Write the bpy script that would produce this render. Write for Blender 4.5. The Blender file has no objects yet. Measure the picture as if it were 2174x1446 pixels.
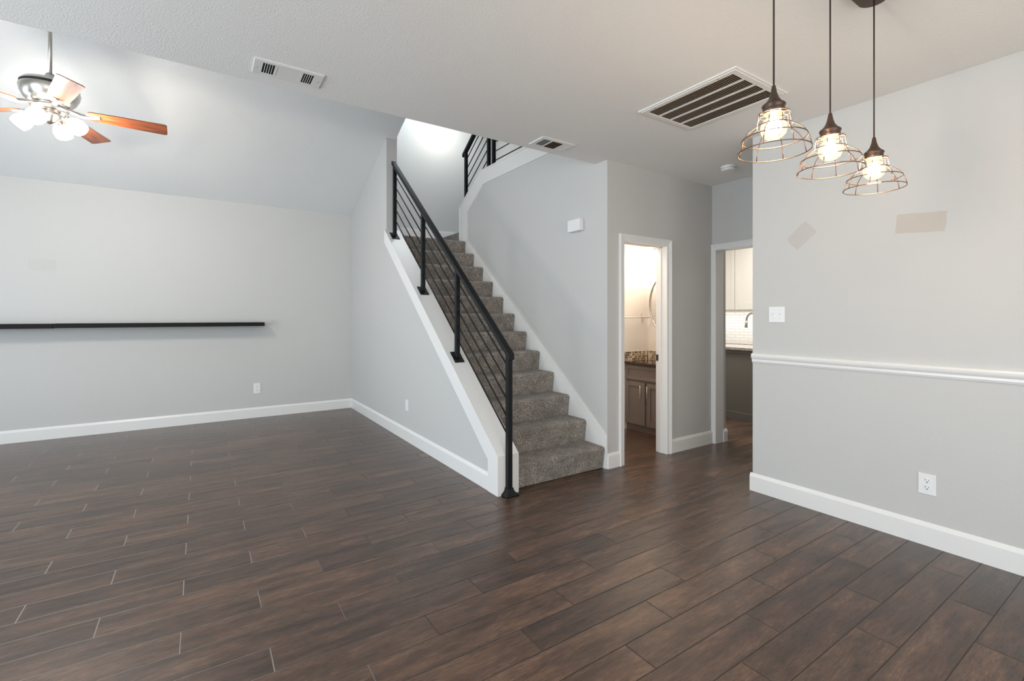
import bpy, bmesh, math, random
from mathutils import Vector, Matrix
R = math.radians
random.seed(7)
sc = bpy.context.scene
col = sc.collection

# ------------------------------------------------------------------ camera
cam_d = bpy.data.cameras.new('camera'); cam = bpy.data.objects.new('camera', cam_d); col.objects.link(cam)
cam.location = (0, 0, 1.35)
cam.rotation_euler = (R(90), 0, -R(33.54))
cam_d.sensor_width = 36.0
cam_d.lens = 998.0 / 2174 * 36.0
cam_d.shift_y = -51.6 / 2174
cam_d.clip_start = 0.05
sc.camera = cam

# ------------------------------------------------------------------ view, world
sc.view_settings.view_transform = 'Standard'
sc.view_settings.look = 'None'
sc.view_settings.exposure = 0.2
sc.view_settings.gamma = 1.0
sc.view_settings.use_curve_mapping = False
sc.cycles.use_denoising = True
sc.cycles.max_bounces = 12
sc.cycles.diffuse_bounces = 6
sc.cycles.glossy_bounces = 4
sc.cycles.transparent_max_bounces = 12
sc.cycles.sample_clamp_indirect = 6.0
sc.cycles.caustics_reflective = False
sc.cycles.caustics_refractive = False
w = bpy.data.worlds.new('sky'); sc.world = w; w.use_nodes = True
w.node_tree.nodes['Background'].inputs[0].default_value = (0.72, 0.86, 1.0, 1)
w.node_tree.nodes['Background'].inputs[1].default_value = 1.5

def area(name, loc, direction, sx, sy, power, color, spread=180):
    l = bpy.data.lights.new(name, 'AREA'); l.shape = 'RECTANGLE'; l.size = sx; l.size_y = sy
    l.energy = power; l.color = color; l.spread = R(spread)
    o = bpy.data.objects.new(name, l); col.objects.link(o); o.location = loc
    o.rotation_euler = Vector(direction).to_track_quat('-Z', 'Z').to_euler()
    return o
def point(name, loc, power, color, r=0.03):
    l = bpy.data.lights.new(name, 'POINT'); l.energy = power; l.color = color; l.shadow_soft_size = r
    o = bpy.data.objects.new(name, l); col.objects.link(o); o.location = loc
    return o
DAY = (0.82, 0.925, 1.0)
WARM = (1.0, 0.74, 0.48)
# daylight through the windows (left wall two windows, front wall one); the stairwell light is an added fill
area('daylight_dining_window', (-3.78, 1.55, 1.50), (1, 0.06, 0.16), 2.9, 1.9, 195, DAY)
area('daylight_living_window', (-3.78, 5.1, 1.60), (1, -0.05, 0.16), 2.6, 1.9, 40, (0.72, 0.88, 1.0))
area('daylight_patio_window', (0.2, -2.78, 1.35), (0.0, 1, 0.40), 4.4, 2.1, 88, (1.0, 0.95, 0.88))
area('stairwell_fill', (3.1, 6.55, 5.06), (0, 0.30, -1), 1.4, 0.7, 25, DAY, 125)  # added fill aimed at the stairwell back wall, the ceiling has no opening
point('upper_hall_lamp', (3.25, 6.80, 4.35), 6, (1.0, 0.86, 0.68), 0.08)
area('powder_ceiling_bounce', (3.7, 3.5, 2.38), (0, 0, -1), 0.5, 0.4, 14, (1.0, 0.86, 0.72))
area('kitchen_fill', (6.3, 3.0, 2.70), (0, 0, -1), 0.8, 1.6, 30, (1.0, 0.965, 0.91))  # added fill to brighten the kitchen cabinets, no fixture modelled
area('under_cabinet_light', (7.15, 4.3, 1.405), (0.25, 0, -1), 0.05, 1.8, 4, (1.0, 0.95, 0.88))
area('peninsula_fill', (5.2, 3.9, 2.70), (0, 0, -1), 0.5, 0.9, 38, (1.0, 0.965, 0.91))  # added fill for the near side of the peninsula, not a fixture

# ------------------------------------------------------------------ materials
def mat(name, color=(0.5, 0.5, 0.5), rough=0.5, metal=0.0, spec=0.5, coat=0.0):
    m = bpy.data.materials.new(name); m.use_nodes = True
    b = m.node_tree.nodes['Principled BSDF']
    b.inputs['Base Color'].default_value = (*color, 1); b.inputs['Roughness'].default_value = rough
    b.inputs['Metallic'].default_value = metal; b.inputs['Specular IOR Level'].default_value = spec
    b.inputs['Coat Weight'].default_value = coat
    return m
class NT:
    def __init__(s, m): s.m = m; s.t = m.node_tree; s.n = s.t.nodes; s.l = s.t.links; s.b = s.n['Principled BSDF']
    def new(s, typ, **kw):
        n = s.n.new(typ)
        for k, v in kw.items():
            setattr(n, k, v)
        return n
    def lk(s, a, b): s.l.new(a, b)
    def math(s, op, a, b=None, clamp=False):
        n = s.n.new('ShaderNodeMath'); n.operation = op; n.use_clamp = clamp
        for i, v in enumerate((a, b)):
            if v is None: continue
            if isinstance(v, (int, float)): n.inputs[i].default_value = v
            else: s.l.new(v, n.inputs[i])
        return n.outputs[0]
    def coords(s, kind='Object'):
        return s.new('ShaderNodeTexCoord').outputs[kind]
    def sep(s, v):
        n = s.new('ShaderNodeSeparateXYZ'); s.lk(v, n.inputs[0]); return n.outputs
    def comb(s, x, y, z):
        n = s.new('ShaderNodeCombineXYZ')
        for i, v in enumerate((x, y, z)):
            if isinstance(v, (int, float)): n.inputs[i].default_value = v
            else: s.lk(v, n.inputs[i])
        return n.outputs[0]
    def noise(s, v, scale, detail=2, rough=0.5):
        n = s.new('ShaderNodeTexNoise'); s.lk(v, n.inputs['Vector'])
        n.inputs['Scale'].default_value = scale; n.inputs['Detail'].default_value = detail; n.inputs['Roughness'].default_value = rough
        return n.outputs['Fac']
    def ramp(s, v, stops, interp='LINEAR'):
        n = s.new('ShaderNodeValToRGB'); n.color_ramp.interpolation = interp
        e = n.color_ramp.elements
        while len(e) < len(stops): e.new(0.5)
        for i, (p, c) in enumerate(stops):
            e[i].position = p; e[i].color = (*c, 1)
        s.lk(v, n.inputs[0]); return n.outputs[0]
    def mix(s, fac, a, b, mode='MIX'):
        n = s.new('ShaderNodeMix', data_type='RGBA', blend_type=mode)
        for i, v in ((0, fac), (6, a), (7, b)):
            if isinstance(v, (int, float)): n.inputs[i].default_value = v
            elif isinstance(v, tuple): n.inputs[i].default_value = (*v, 1)
            else: s.lk(v, n.inputs[i])
        return n.outputs[2]
    def bump(s, h, strength, dist=0.01):
        n = s.new('ShaderNodeBump'); n.inputs['Strength'].default_value = strength; n.inputs['Distance'].default_value = dist
        s.lk(h, n.inputs['Height']); s.lk(n.outputs[0], s.b.inputs['Normal'])

def paint(name, color, rough=0.55, scale=85, strength=0.25, patches=(), dist=0.004):
    m = mat(name, color, rough, spec=0.3); t = NT(m); c = t.coords()
    t.bump(t.noise(c, scale, 3, 0.6), strength, dist)
    base = t.mix(t.noise(c, 1.1, 3), tuple(x * 0.985 for x in color), tuple(min(1, x * 1.015) for x in color))
    x, y, z = t.sep(c)
    for (ax, ca, cz, hw, hh, ang, pc, amt) in patches:
        a = t.math('SUBTRACT', x if ax == 'x' else y, ca); b = t.math('SUBTRACT', z, cz)
        cs, sn = math.cos(R(ang)), math.sin(R(ang))
        u = t.math('ADD', t.math('MULTIPLY', a, cs), t.math('MULTIPLY', b, sn))
        v = t.math('SUBTRACT', t.math('MULTIPLY', b, cs), t.math('MULTIPLY', a, sn))
        wob = t.math('MULTIPLY', t.math('SUBTRACT', t.noise(c, 22, 2), 0.5), 0.012)
        mu = t.math('LESS_THAN', t.math('ADD', t.math('ABSOLUTE', u), wob), hw)
        mv = t.math('LESS_THAN', t.math('ADD', t.math('ABSOLUTE', v), wob), hh)
        base = t.mix(t.math('MULTIPLY', t.math('MULTIPLY', mu, mv), amt), base, pc)
    t.lk(base, t.b.inputs['Base Color'])
    return m

WALLC = (0.56, 0.56, 0.55)
M = {}
M['wall'] = paint('greige_wall_paint', WALLC)
M['wall_right'] = paint('greige_wall_paint_patched', WALLC, patches=(
    ('y', 1.655, 1.925, 0.088, 0.058, -42, (0.44, 0.40, 0.36), 0.40),
    ('y', 0.990, 1.908, 0.118, 0.058, 5, (0.47, 0.40, 0.32), 0.55)))
M['wall_back'] = paint('greige_wall_paint_touched_up', WALLC, patches=(
    ('x', -1.44, 1.91, 0.11, 0.06, 0, (0.52, 0.50, 0.48), 0.35),))
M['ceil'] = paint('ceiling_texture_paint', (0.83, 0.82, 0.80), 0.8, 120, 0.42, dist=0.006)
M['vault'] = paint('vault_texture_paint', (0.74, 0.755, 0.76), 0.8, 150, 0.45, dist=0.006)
M['trim'] = mat('white_trim_paint', (0.78, 0.78, 0.77), 0.32)
M['powder_wall'] = paint('cream_powder_room_paint', (0.70, 0.66, 0.62))
M['plastic'] = mat('white_plastic', (0.80, 0.80, 0.81), 0.3)
M['slot'] = mat('dark_slot', (0.02, 0.02, 0.02), 0.6)
M['metal_white'] = mat('white_enamel_metal', (0.74, 0.73, 0.71), 0.35)
M['metal_dusty'] = mat('dusty_enamel_metal', (0.46, 0.39, 0.31), 0.5)
M['satin'] = mat('satin_nickel_bar', (0.66, 0.62, 0.57), 0.5, 0.5)
M['vent_dark'] = mat('vent_cavity', (0.012, 0.010, 0.009), 0.9)
M['vent_brown'] = mat('vent_dusty_filter', (0.060, 0.040, 0.026), 0.9)
M['black_metal'] = mat('black_powder_coated_steel', (0.005, 0.006, 0.008), 0.5, spec=0.3)
M['shelf'] = mat('black_wood_stain', (0.004, 0.003, 0.003), 0.6, spec=0.25)
M['nickel'] = mat('brushed_nickel', (0.70, 0.67, 0.63), 0.30, 1.0)
M['steel'] = mat('satin_steel', (0.42, 0.41, 0.38), 0.4, 0.9)
M['bronze'] = mat('brown_bronze', (0.085, 0.055, 0.040), 0.40, 0.6)
M['copper_wire'] = mat('copper_wire', (0.26, 0.155, 0.10), 0.36, 1.0)
M['cord'] = mat('dark_cord', (0.030, 0.018, 0.014), 0.7)
M['taupe_cab'] = mat('taupe_cabinet_paint', (0.215, 0.175, 0.155), 0.4)
M['taupe_dark'] = mat('dark_green_grey_panel_paint', (0.135, 0.128, 0.108), 0.45)
M['cream_cab'] = mat('cream_cabinet_paint', (0.72, 0.69, 0.63), 0.35)
M['mirror'] = mat('mirror_glass', (0.92, 0.92, 0.92), 0.02, 1.0)

def emit(name, color, strength):
    m = bpy.data.materials.new(name); m.use_nodes = True; n = m.node_tree.nodes; n.clear()
    e = n.new('ShaderNodeEmission'); e.inputs[0].default_value = (*color, 1); e.inputs[1].default_value = strength
    o = n.new('ShaderNodeOutputMaterial'); m.node_tree.links.new(e.outputs[0], o.inputs[0]); return m
M['fan_shade'] = emit('glowing_frosted_glass', (1.0, 0.92, 0.82), 26)
M['sconce'] = emit('glowing_bell_glass', (1.0, 0.84, 0.66), 14)
M['filament'] = emit('glowing_filament', WARM, 340)

def glow_glass():
    m = bpy.data.materials.new('clear_bulb_glass'); m.use_nodes = True; n = m.node_tree.nodes; l = m.node_tree.links; n.clear()
    tr = n.new('ShaderNodeBsdfTransparent'); gl = n.new('ShaderNodeBsdfGlossy'); gl.inputs['Roughness'].default_value = 0.03
    em = n.new('ShaderNodeEmission'); em.inputs[0].default_value = (1.0, 0.78, 0.55, 1); em.inputs[1].default_value = 3.0
    lw = n.new('ShaderNodeLayerWeight'); lw.inputs[0].default_value = 0.25
    m1 = n.new('ShaderNodeMixShader'); m2 = n.new('ShaderNodeMixShader'); m2.inputs[0].default_value = 0.12
    o = n.new('ShaderNodeOutputMaterial')
    l.new(lw.outputs['Fresnel'], m1.inputs[0]); l.new(tr.outputs[0], m1.inputs[1]); l.new(gl.outputs[0], m1.inputs[2])
    l.new(m1.outputs[0], m2.inputs[1]); l.new(em.outputs[0], m2.inputs[2]); l.new(m2.outputs[0], o.inputs[0])
    return m
M['bulb'] = glow_glass()
def pane_glass():
    m = bpy.data.materials.new('window_glass'); m.use_nodes = True; n = m.node_tree.nodes; l = m.node_tree.links; n.clear()
    tr = n.new('ShaderNodeBsdfTransparent'); gl = n.new('ShaderNodeBsdfGlossy'); gl.inputs['Roughness'].default_value = 0.02
    mx = n.new('ShaderNodeMixShader'); mx.inputs[0].default_value = 0.06; o = n.new('ShaderNodeOutputMaterial')
    l.new(tr.outputs[0], mx.inputs[1]); l.new(gl.outputs[0], mx.inputs[2]); l.new(mx.outputs[0], o.inputs[0]); return m
M['pane'] = pane_glass()

# plank floor: 6 x 36 inch wood-look tile in thirds, rows along X
def floor_mat():
    m = mat('wood_look_plank_tile', (0.08, 0.05, 0.04), 0.3, spec=0.5); t = NT(m)
    x, y, z = t.sep(t.coords())
    P_, L_ = 0.1577, 0.9144
    ry = t.math('DIVIDE', t.math('SUBTRACT', y, 2.299), P_)
    row = t.math('FLOOR', ry); fy = t.math('SUBTRACT', ry, row)
    jx = t.math('ADD', t.math('MULTIPLY', row, 0.3048), -0.07)
    rx = t.math('DIVIDE', t.math('SUBTRACT', x, jx), L_)
    cx = t.math('FLOOR', rx); fx = t.math('SUBTRACT', rx, cx)
    dy = t.math('MULTIPLY', t.math('SUBTRACT', 0.5, t.math('ABSOLUTE', t.math('SUBTRACT', fy, 0.5))), P_)
    dx = t.math('MULTIPLY', t.math('SUBTRACT', 0.5, t.math('ABSOLUTE', t.math('SUBTRACT', fx, 0.5))), L_)
    d = t.math('MINIMUM', dx, dy)
    c0 = t.coords()
    dn = t.math('ADD', d, t.math('MULTIPLY', t.math('SUBTRACT', t.noise(c0, 60, 2), 0.5), 0.0010))
    grout = t.math('LESS_THAN', dn, 0.0022); isj = t.math('ADD', t.math('MULTIPLY', t.math('LESS_THAN', dx, dy), 0.5), 0.5)
    wn = t.new('ShaderNodeTexWhiteNoise', noise_dimensions='2D'); t.lk(t.comb(row, cx, 0.0), wn.inputs['Vector'])
    rnd = wn.outputs['Value']
    rx2 = t.math('MULTIPLY', rnd, 37.0)
    v = t.comb(t.math('ADD', x, rx2), t.math('MULTIPLY', y, 6.0), rx2)
    g1 = t.noise(v, 2.6, 8, 0.72)
    v2 = t.comb(t.math('ADD', x, rx2), t.math('MULTIPLY', y, 15.0), rx2)
    g2 = t.noise(v2, 24.0, 6, 0.75)
    v3 = t.comb(t.math('ADD', x, rx2), t.math('MULTIPLY', y, 2.2), rx2)
    g3 = t.noise(v3, 3.2, 3, 0.6)
    base = t.ramp(g1, [(0.30, (0.044, 0.028, 0.021)), (0.45, (0.078, 0.048, 0.035)), (0.57, (0.115, 0.070, 0.049)), (0.74, (0.190, 0.115, 0.077))])
    base = t.mix(t.math('MULTIPLY', t.math('GREATER_THAN', g3, 0.52), 0.0), base, (0.1, 0.06, 0.04))
    dark = t.ramp(g3, [(0.36, (0.78, 0.79, 0.81)), (0.60, (1.08, 1.06, 1.04))])
    base = t.mix(1.0, base, dark, 'MULTIPLY')
    fine = t.ramp(g2, [(0.34, (0.52, 0.52, 0.52)), (0.62, (1.24, 1.24, 1.24))])
    base = t.mix(1.0, base, fine, 'MULTIPLY')
    pl = t.ramp(rnd, [(0.0, (0.78, 0.80, 0.84)), (1.0, (1.22, 1.17, 1.12))])
    base = t.mix(1.0, base, pl, 'MULTIPLY')
    grout_sheen = t.math('ADD', t.math('MULTIPLY', t.math('SUBTRACT', t.noise(c0, 0.9, 3), 0.5), 2.4), t.math('MULTIPLY', t.math('SUBTRACT', 1.1, x), 0.85), True)  # grout lightened toward low x, reflected light painted into its colour
    base = t.mix(grout, base, t.mix(t.math('MULTIPLY', grout_sheen, isj), (0.028, 0.019, 0.015), (0.27, 0.235, 0.205)))
    t.lk(base, t.b.inputs['Base Color'])
    rg = t.math('ADD', t.math('MULTIPLY', g2, 0.16), 0.16)
    t.lk(t.math('ADD', rg, t.math('MULTIPLY', grout, 0.3)), t.b.inputs['Roughness'])
    edge = t.math('MULTIPLY', t.math('MINIMUM', d, 0.004), 250.0)
    h = t.math('ADD', t.math('MULTIPLY', edge, 0.9), t.math('ADD', t.math('MULTIPLY', g2, 0.5), t.math('MULTIPLY', t.noise(v3, 9.0, 2), 0.5)))
    t.bump(h, 0.38, 0.003)
    return m
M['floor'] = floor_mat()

def carpet_mat():
    m = mat('speckled_taupe_carpet', (0.14, 0.12, 0.10), 0.95, spec=0.1); t = NT(m); c = t.coords()
    t.b.inputs['Sheen Weight'].default_value = 0.4; t.b.inputs['Sheen Roughness'].default_value = 0.6
    n1 = t.noise(c, 125, 4, 0.85); n2 = t.noise(c, 9, 3, 0.6)
    b = t.ramp(n1, [(0.37, (0.024, 0.018, 0.013)), (0.46, (0.145, 0.120, 0.096)), (0.53, (0.325, 0.280, 0.236)), (0.63, (0.72, 0.66, 0.58))])
    s = t.ramp(n2, [(0.36, (0.66, 0.64, 0.62)), (0.62, (1.12, 1.12, 1.12))])
    t.lk(t.mix(1.0, b, s, 'MULTIPLY'), t.b.inputs['Base Color'])
    t.bump(t.math('ADD', n1, t.math('MULTIPLY', n2, 1.5)), 0.9, 0.012)
    return m
M['carpet'] = carpet_mat()

def blade_mat():
    m = mat('cherry_wood_blade', (0.2, 0.06, 0.02), 0.35, coat=0.4); t = NT(m); x, y, z = t.sep(t.coords())
    v = t.comb(x, t.math('MULTIPLY', y, 14.0), 0.0)
    g = t.noise(v, 4.0, 5, 0.6)
    t.lk(t.ramp(g, [(0.3, (0.075, 0.018, 0.007)), (0.5, (0.175, 0.042, 0.012)), (0.72, (0.32, 0.088, 0.024))]), t.b.inputs['Base Color'])
    return m
M['blade'] = blade_mat()

def granite_mat(name, stops, scale, rough=0.12):
    m = mat(name, (0.3, 0.3, 0.3), rough); t = NT(m); c = t.coords()
    n = t.noise(c, scale, 4, 0.75)
    t.lk(t.ramp(n, stops), t.b.inputs['Base Color']); return m
M['granite_light'] = granite_mat('speckled_beige_granite', [(0.36, (0.03, 0.025, 0.022)), (0.46, (0.20, 0.17, 0.15)), (0.56, (0.52, 0.47, 0.42)), (0.7, (0.72, 0.68, 0.62))], 90)
M['granite_dark'] = granite_mat('dark_brown_granite', [(0.36, (0.006, 0.004, 0.003)), (0.52, (0.035, 0.020, 0.012)), (0.66, (0.17, 0.11, 0.07))], 80, 0.06)

def mosaic_mat():
    m = mat('glass_mosaic_tile', (0.3, 0.2, 0.1), 0.15); t = NT(m); x, y, z = t.sep(t.coords())
    T = 0.0262
    u = t.math('DIVIDE', t.math('SUBTRACT', x, y), T); v = t.math('DIVIDE', t.math('SUBTRACT', z, 0.817), T)
    iu = t.math('FLOOR', u); iv = t.math('FLOOR', v)
    fu = t.math('ABSOLUTE', t.math('SUBTRACT', t.math('SUBTRACT', u, iu), 0.5)); fv = t.math('ABSOLUTE', t.math('SUBTRACT', t.math('SUBTRACT', v, iv), 0.5))
    g = t.math('GREATER_THAN', t.math('MAXIMUM', fu, fv), 0.42)
    wn = t.new('ShaderNodeTexWhiteNoise', noise_dimensions='2D'); t.lk(t.comb(iu, iv, 0.0), wn.inputs['Vector'])
    cr = t.ramp(wn.outputs['Value'], [(0.0, (0.03, 0.02, 0.012)), (0.2, (0.12, 0.07, 0.03)), (0.4, (0.28, 0.19, 0.09)), (0.55, (0.45, 0.36, 0.22)), (0.7, (0.20, 0.19, 0.17)), (0.85, (0.62, 0.55, 0.42))], 'CONSTANT')
    t.lk(t.mix(g, cr, (0.62, 0.54, 0.44)), t.b.inputs['Base Color']); return m
M['mosaic'] = mosaic_mat()

def subway_mat():
    m = mat('white_subway_tile', (0.8, 0.8, 0.78), 0.15); t = NT(m); x, y, z = t.sep(t.coords())
    H, L = 0.047, 0.15
    r = t.math('DIVIDE', t.math('SUBTRACT', z, 0.95), H); ir = t.math('FLOOR', r)
    u = t.math('DIVIDE', t.math('ADD', y, t.math('MULTIPLY', ir, L / 2)), L); iu = t.math('FLOOR', u)
    dz = t.math('MULTIPLY', t.math('SUBTRACT', 0.5, t.math('ABSOLUTE', t.math('SUBTRACT', t.math('SUBTRACT', r, ir), 0.5))), H)
    dy = t.math('MULTIPLY', t.math('SUBTRACT', 0.5, t.math('ABSOLUTE', t.math('SUBTRACT', t.math('SUBTRACT', u, iu), 0.5))), L)
    g = t.math('LESS_THAN', t.math('MINIMUM', dz, dy), 0.0016)
    t.lk(t.mix(g, (0.80, 0.80, 0.78), (0.40, 0.385, 0.36)), t.b.inputs['Base Color'])
    return m
M['subway'] = subway_mat()

# ------------------------------------------------------------------ mesh helpers
def BM(): return bmesh.new()
def box(bm, x0, x1, y0, y1, z0, z1, mi=0, mtx=None):
    vs = [bm.verts.new(p) for p in ((x0, y0, z0), (x1, y0, z0), (x1, y1, z0), (x0, y1, z0), (x0, y0, z1), (x1, y0, z1), (x1, y1, z1), (x0, y1, z1))]
    if mtx is not None:
        for v in vs: v.co = mtx @ v.co
    for f in ((3, 2, 1, 0), (4, 5, 6, 7), (0, 1, 5, 4), (1, 2, 6, 5), (2, 3, 7, 6), (3, 0, 4, 7)):
        bm.faces.new([vs[i] for i in f]).material_index = mi
    return vs
def prism(bm, poly, axis, a0, a1, mi=0):
    """poly: 2-D points in the two other axes (in x,y,z order), extruded along axis."""
    def p3(p, a):
        return {'x': (a, p[0], p[1]), 'y': (p[0], a, p[1]), 'z': (p[0], p[1], a)}[axis]
    A = [bm.verts.new(p3(p, a0)) for p in poly]; B = [bm.verts.new(p3(p, a1)) for p in poly]
    n = len(poly)
    fs = [bm.faces.new(A), bm.faces.new(B[::-1])]
    for i in range(n): fs.append(bm.faces.new((A[i], B[i], B[(i + 1) % n], A[(i + 1) % n])))
    for f in fs: f.material_index = mi
def lathe(bm, prof, seg=32, c=(0, 0, 0), mtx=None, mi=0, sx=1, sy=1):
    rings = []
    for r, z in prof:
        if r < 1e-6:
            v = bm.verts.new((0, 0, z)); rings.append([v])
        else:
            rings.append([bm.verts.new((sx * r * math.cos(2 * math.pi * i / seg), sy * r * math.sin(2 * math.pi * i / seg), z)) for i in range(seg)])
    for ring in rings:
        for v in ring:
            if mtx is not None: v.co = mtx @ v.co
            v.co += Vector(c)
    for a, b in zip(rings, rings[1:]):
        for i in range(seg):
            j = (i + 1) % seg
            if len(a) == 1 and len(b) == 1: continue
            if len(a) == 1: f = bm.faces.new((a[0], b[i], b[j]))
            elif len(b) == 1: f = bm.faces.new((a[i], b[0], a[j]))
            else: f = bm.faces.new((a[i], b[i], b[j], a[j]))
            f.material_index = mi; f.smooth = True
def tube(bm, pts, r, seg=8, closed=False, mi=0):
    pts = [Vector(p) for p in pts]; n = len(pts); rings = []
    for i, p in enumerate(pts):
        if closed: d = pts[(i + 1) % n] - pts[i - 1]
        else: d = pts[min(i + 1, n - 1)] - pts[max(i - 1, 0)]
        d.normalize()
        ref = Vector((0, 0, 1)) if abs(d.z) < 0.9 else Vector((1, 0, 0))
        u = d.cross(ref).normalized(); v = d.cross(u).normalized()
        rr = r[i] if isinstance(r, (list, tuple)) else r
        rings.append([bm.verts.new(p + rr * (math.cos(2 * math.pi * k / seg) * u + math.sin(2 * math.pi * k / seg) * v)) for k in range(seg)])
    for i in range(n if closed else n - 1):
        a, b = rings[i], rings[(i + 1) % n]
        for k in range(seg):
            f = bm.faces.new((a[k], a[(k + 1) % seg], b[(k + 1) % seg], b[k])); f.smooth = True; f.material_index = mi
    if not closed:
        bm.faces.new(rings[0]).material_index = mi; bm.faces.new(rings[-1][::-1]).material_index = mi
def circ(cx, cy, cz, r, n=48): return [(cx + r * math.cos(2 * math.pi * i / n), cy + r * math.sin(2 * math.pi * i / n), cz) for i in range(n)]
def root_loc(o):
    v = Vector((0, 0, 0))
    while o is not None: v += o.location; o = o.parent
    return v
def obj(name, bm, mats, parent=None, bevel=0, seg=2, world=True, smooth=False):
    """links bm as one object; coordinates in bm are world ones unless world=False"""
    if parent is not None and world: bmesh.ops.translate(bm, verts=bm.verts, vec=-root_loc(parent))
    bmesh.ops.recalc_face_normals(bm, faces=bm.faces)
    me = bpy.data.meshes.new(name); bm.to_mesh(me); bm.free()
    if isinstance(mats, str): mats = [mats]
    for k in mats: me.materials.append(M[k])
    o = bpy.data.objects.new(name, me); col.objects.link(o); o.parent = parent
    if smooth:
        for p in me.polygons: p.use_smooth = True
    if bevel:
        b = o.modifiers.new('bevel', 'BEVEL'); b.width = bevel; b.segments = seg; b.limit_method = 'ANGLE'; b.angle_limit = R(40)
        for p in me.polygons: p.use_smooth = True
        try: b.harden_normals = True
        except Exception: pass
    return o
def tag(o, label=None, cat=None, group=None, kind=None):
    for k, v in (('label', label), ('category', cat), ('group', group), ('kind', kind)):
        if v: o[k] = v
    return o
def thing(name, label, cat, loc, group=None):
    o = bpy.data.objects.new(name, None); col.objects.link(o); o.location = loc; o.empty_display_size = 0.05
    return tag(o, label, cat, group)
def struct(name, bm, mats, bevel=0, label=None, parent=None):
    return tag(obj(name, bm, mats, parent, bevel), label, None, None, 'structure')

# ------------------------------------------------------------------ room shell
CZ = 2.735                       # flat ceiling height
XS0, XS1 = 1.87, 2.00            # stair half wall
XR = 3.0                         # wall right of the stairs
XW = 3.575                       # dining wall on the right
XK = 4.55                        # wall with the kitchen doorway
YB = 7.115                       # back wall
def vz(y): return 2.835 + 0.43 * (YB - y)   # sloped ceiling height

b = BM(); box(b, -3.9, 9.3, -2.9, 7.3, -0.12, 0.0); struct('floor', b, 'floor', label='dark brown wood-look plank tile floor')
b = BM()
box(b, -3.9, XR, -2.9, 3.15, CZ, 2.99); box(b, XR, 9.3, -2.9, 3.0, CZ, 2.99); box(b, 4.74, 9.3, 3.0, 5.3, CZ, 2.99)
struct('ceiling', b, 'ceil', label='flat textured ceiling over dining area')
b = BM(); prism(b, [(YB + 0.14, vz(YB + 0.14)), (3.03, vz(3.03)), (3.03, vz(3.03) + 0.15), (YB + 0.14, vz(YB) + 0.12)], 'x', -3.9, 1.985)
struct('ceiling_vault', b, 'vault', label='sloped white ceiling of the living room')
b = BM(); box(b, -3.9, XS1, YB, YB + 0.14, 0, 2.86); struct('wall_back', b, 'wall_back', label='back wall behind the long black shelf')
# left wall with two windows
b = BM()
XL = -3.7
for (y0, y1, z0, z1) in ((-2.9, 0.05, 0, CZ), (0.05, 3.05, 0, 0.5), (0.05, 3.05, 2.45, CZ), (3.05, 3.8, 0, 4.6), (3.8, 6.4, 0, 0.6), (3.8, 6.4, 2.55, 4.3), (6.4, 7.25, 0, 3.2), (-2.9, 3.05, CZ, 3.0)):
    box(b, XL - 0.15, XL, y0, y1, z0, z1)
struct('wall_left', b, 'wall')
b = BM()
for (x0, x1, z0, z1) in ((-3.85, -2.1, 0, CZ), (-2.1, 2.5, 2.4, CZ), (-2.1, 2.5, 0, 0.25), (2.5, 9.3, 0, CZ)):
    box(b, x0, x1, -2.85, -2.7, z0, z1)
struct('wall_front', b, 'wall')
def window(n, axis, c, a0, a1, z0, z1, mull):
    b = BM(); t = 0.05
    def bb(p0, p1, q0, q1, d=0.03):
        if axis == 'x': box(b, c - d, c + d, p0, p1, q0, q1)
        else: box(b, p0, p1, c - d, c + d, q0, q1)
    bb(a0, a1, z0, z0 + t); bb(a0, a1, z1 - t, z1); bb(a0, a0 + t, z0 + t, z1 - t); bb(a1 - t, a1, z0 + t, z1 - t)
    for m in mull: bb(m - 0.02, m + 0.02, z0 + t, z1 - t)
    o = struct('window_%d' % n, b, 'trim')
    g = BM(); b = g; bb(a0 + t, a1 - t, z0 + t, z1 - t, 0.003); obj('pane', g, 'pane', o)
window(1, 'x', -3.70, 0.05, 3.05, 0.5, 2.45, (1.05, 2.05))
window(2, 'x', -3.70, 3.8, 6.4, 0.6, 2.55, (5.1,))
window(3, 'y', -2.70, -2.1, 2.5, 0.25, 2.4, (-0.57, 0.97))

# stair half wall with the tall end (one wall)
SL = 0.81
def cap(y): return 0.300 + SL * (y - 2.985)
b = BM()
prism(b, [(3.0, 0), (3.0, cap(3.0) - 0.015), (5.56, cap(5.56) - 0.015), (5.56, vz(5.56) + 0.03), (YB, vz(YB) + 0.03), (YB, 0)], 'x', XS0, XS1)
struct('wall_stair_left', b, 'wall', label='half wall along the open side of the stairs')
b = BM()
prism(b, [(3.0, 0), (3.0, cap(3.0) - 0.02), (5.585, cap(5.585) - 0.02), (5.585, cap(5.585) - 0.165), (3.13, cap(3.13) - 0.175), (3.13, 0)], 'x', XS0 - 0.02, XS0)
struct('trim_1', b, 'trim', 0, 'white sloping trim board on the stair half wall')
b = BM()
prism(b, [(2.984, 0), (2.984, cap(2.984)), (5.585, cap(5.585)), (5.585, cap(5.585) - 0.02), (3.0, cap(3.0) - 0.02), (3.0, 0)], 'x', XS0 - 0.02, 2.04)
struct('trim_2', b, 'trim', 0, 'white sloping cap on the stair half wall')
b = BM()
prism(b, [(2.985, 0), (2.985, cap(2.985) - 0.01), (5.56, cap(5.56) - 0.01), (5.9, cap(5.9) - 0.1), (5.9, 2.30), (5.56, 1.9), (3.2, 0)], 'x', XS1, 2.037)
struct('trim_3', b, 'trim')

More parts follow.
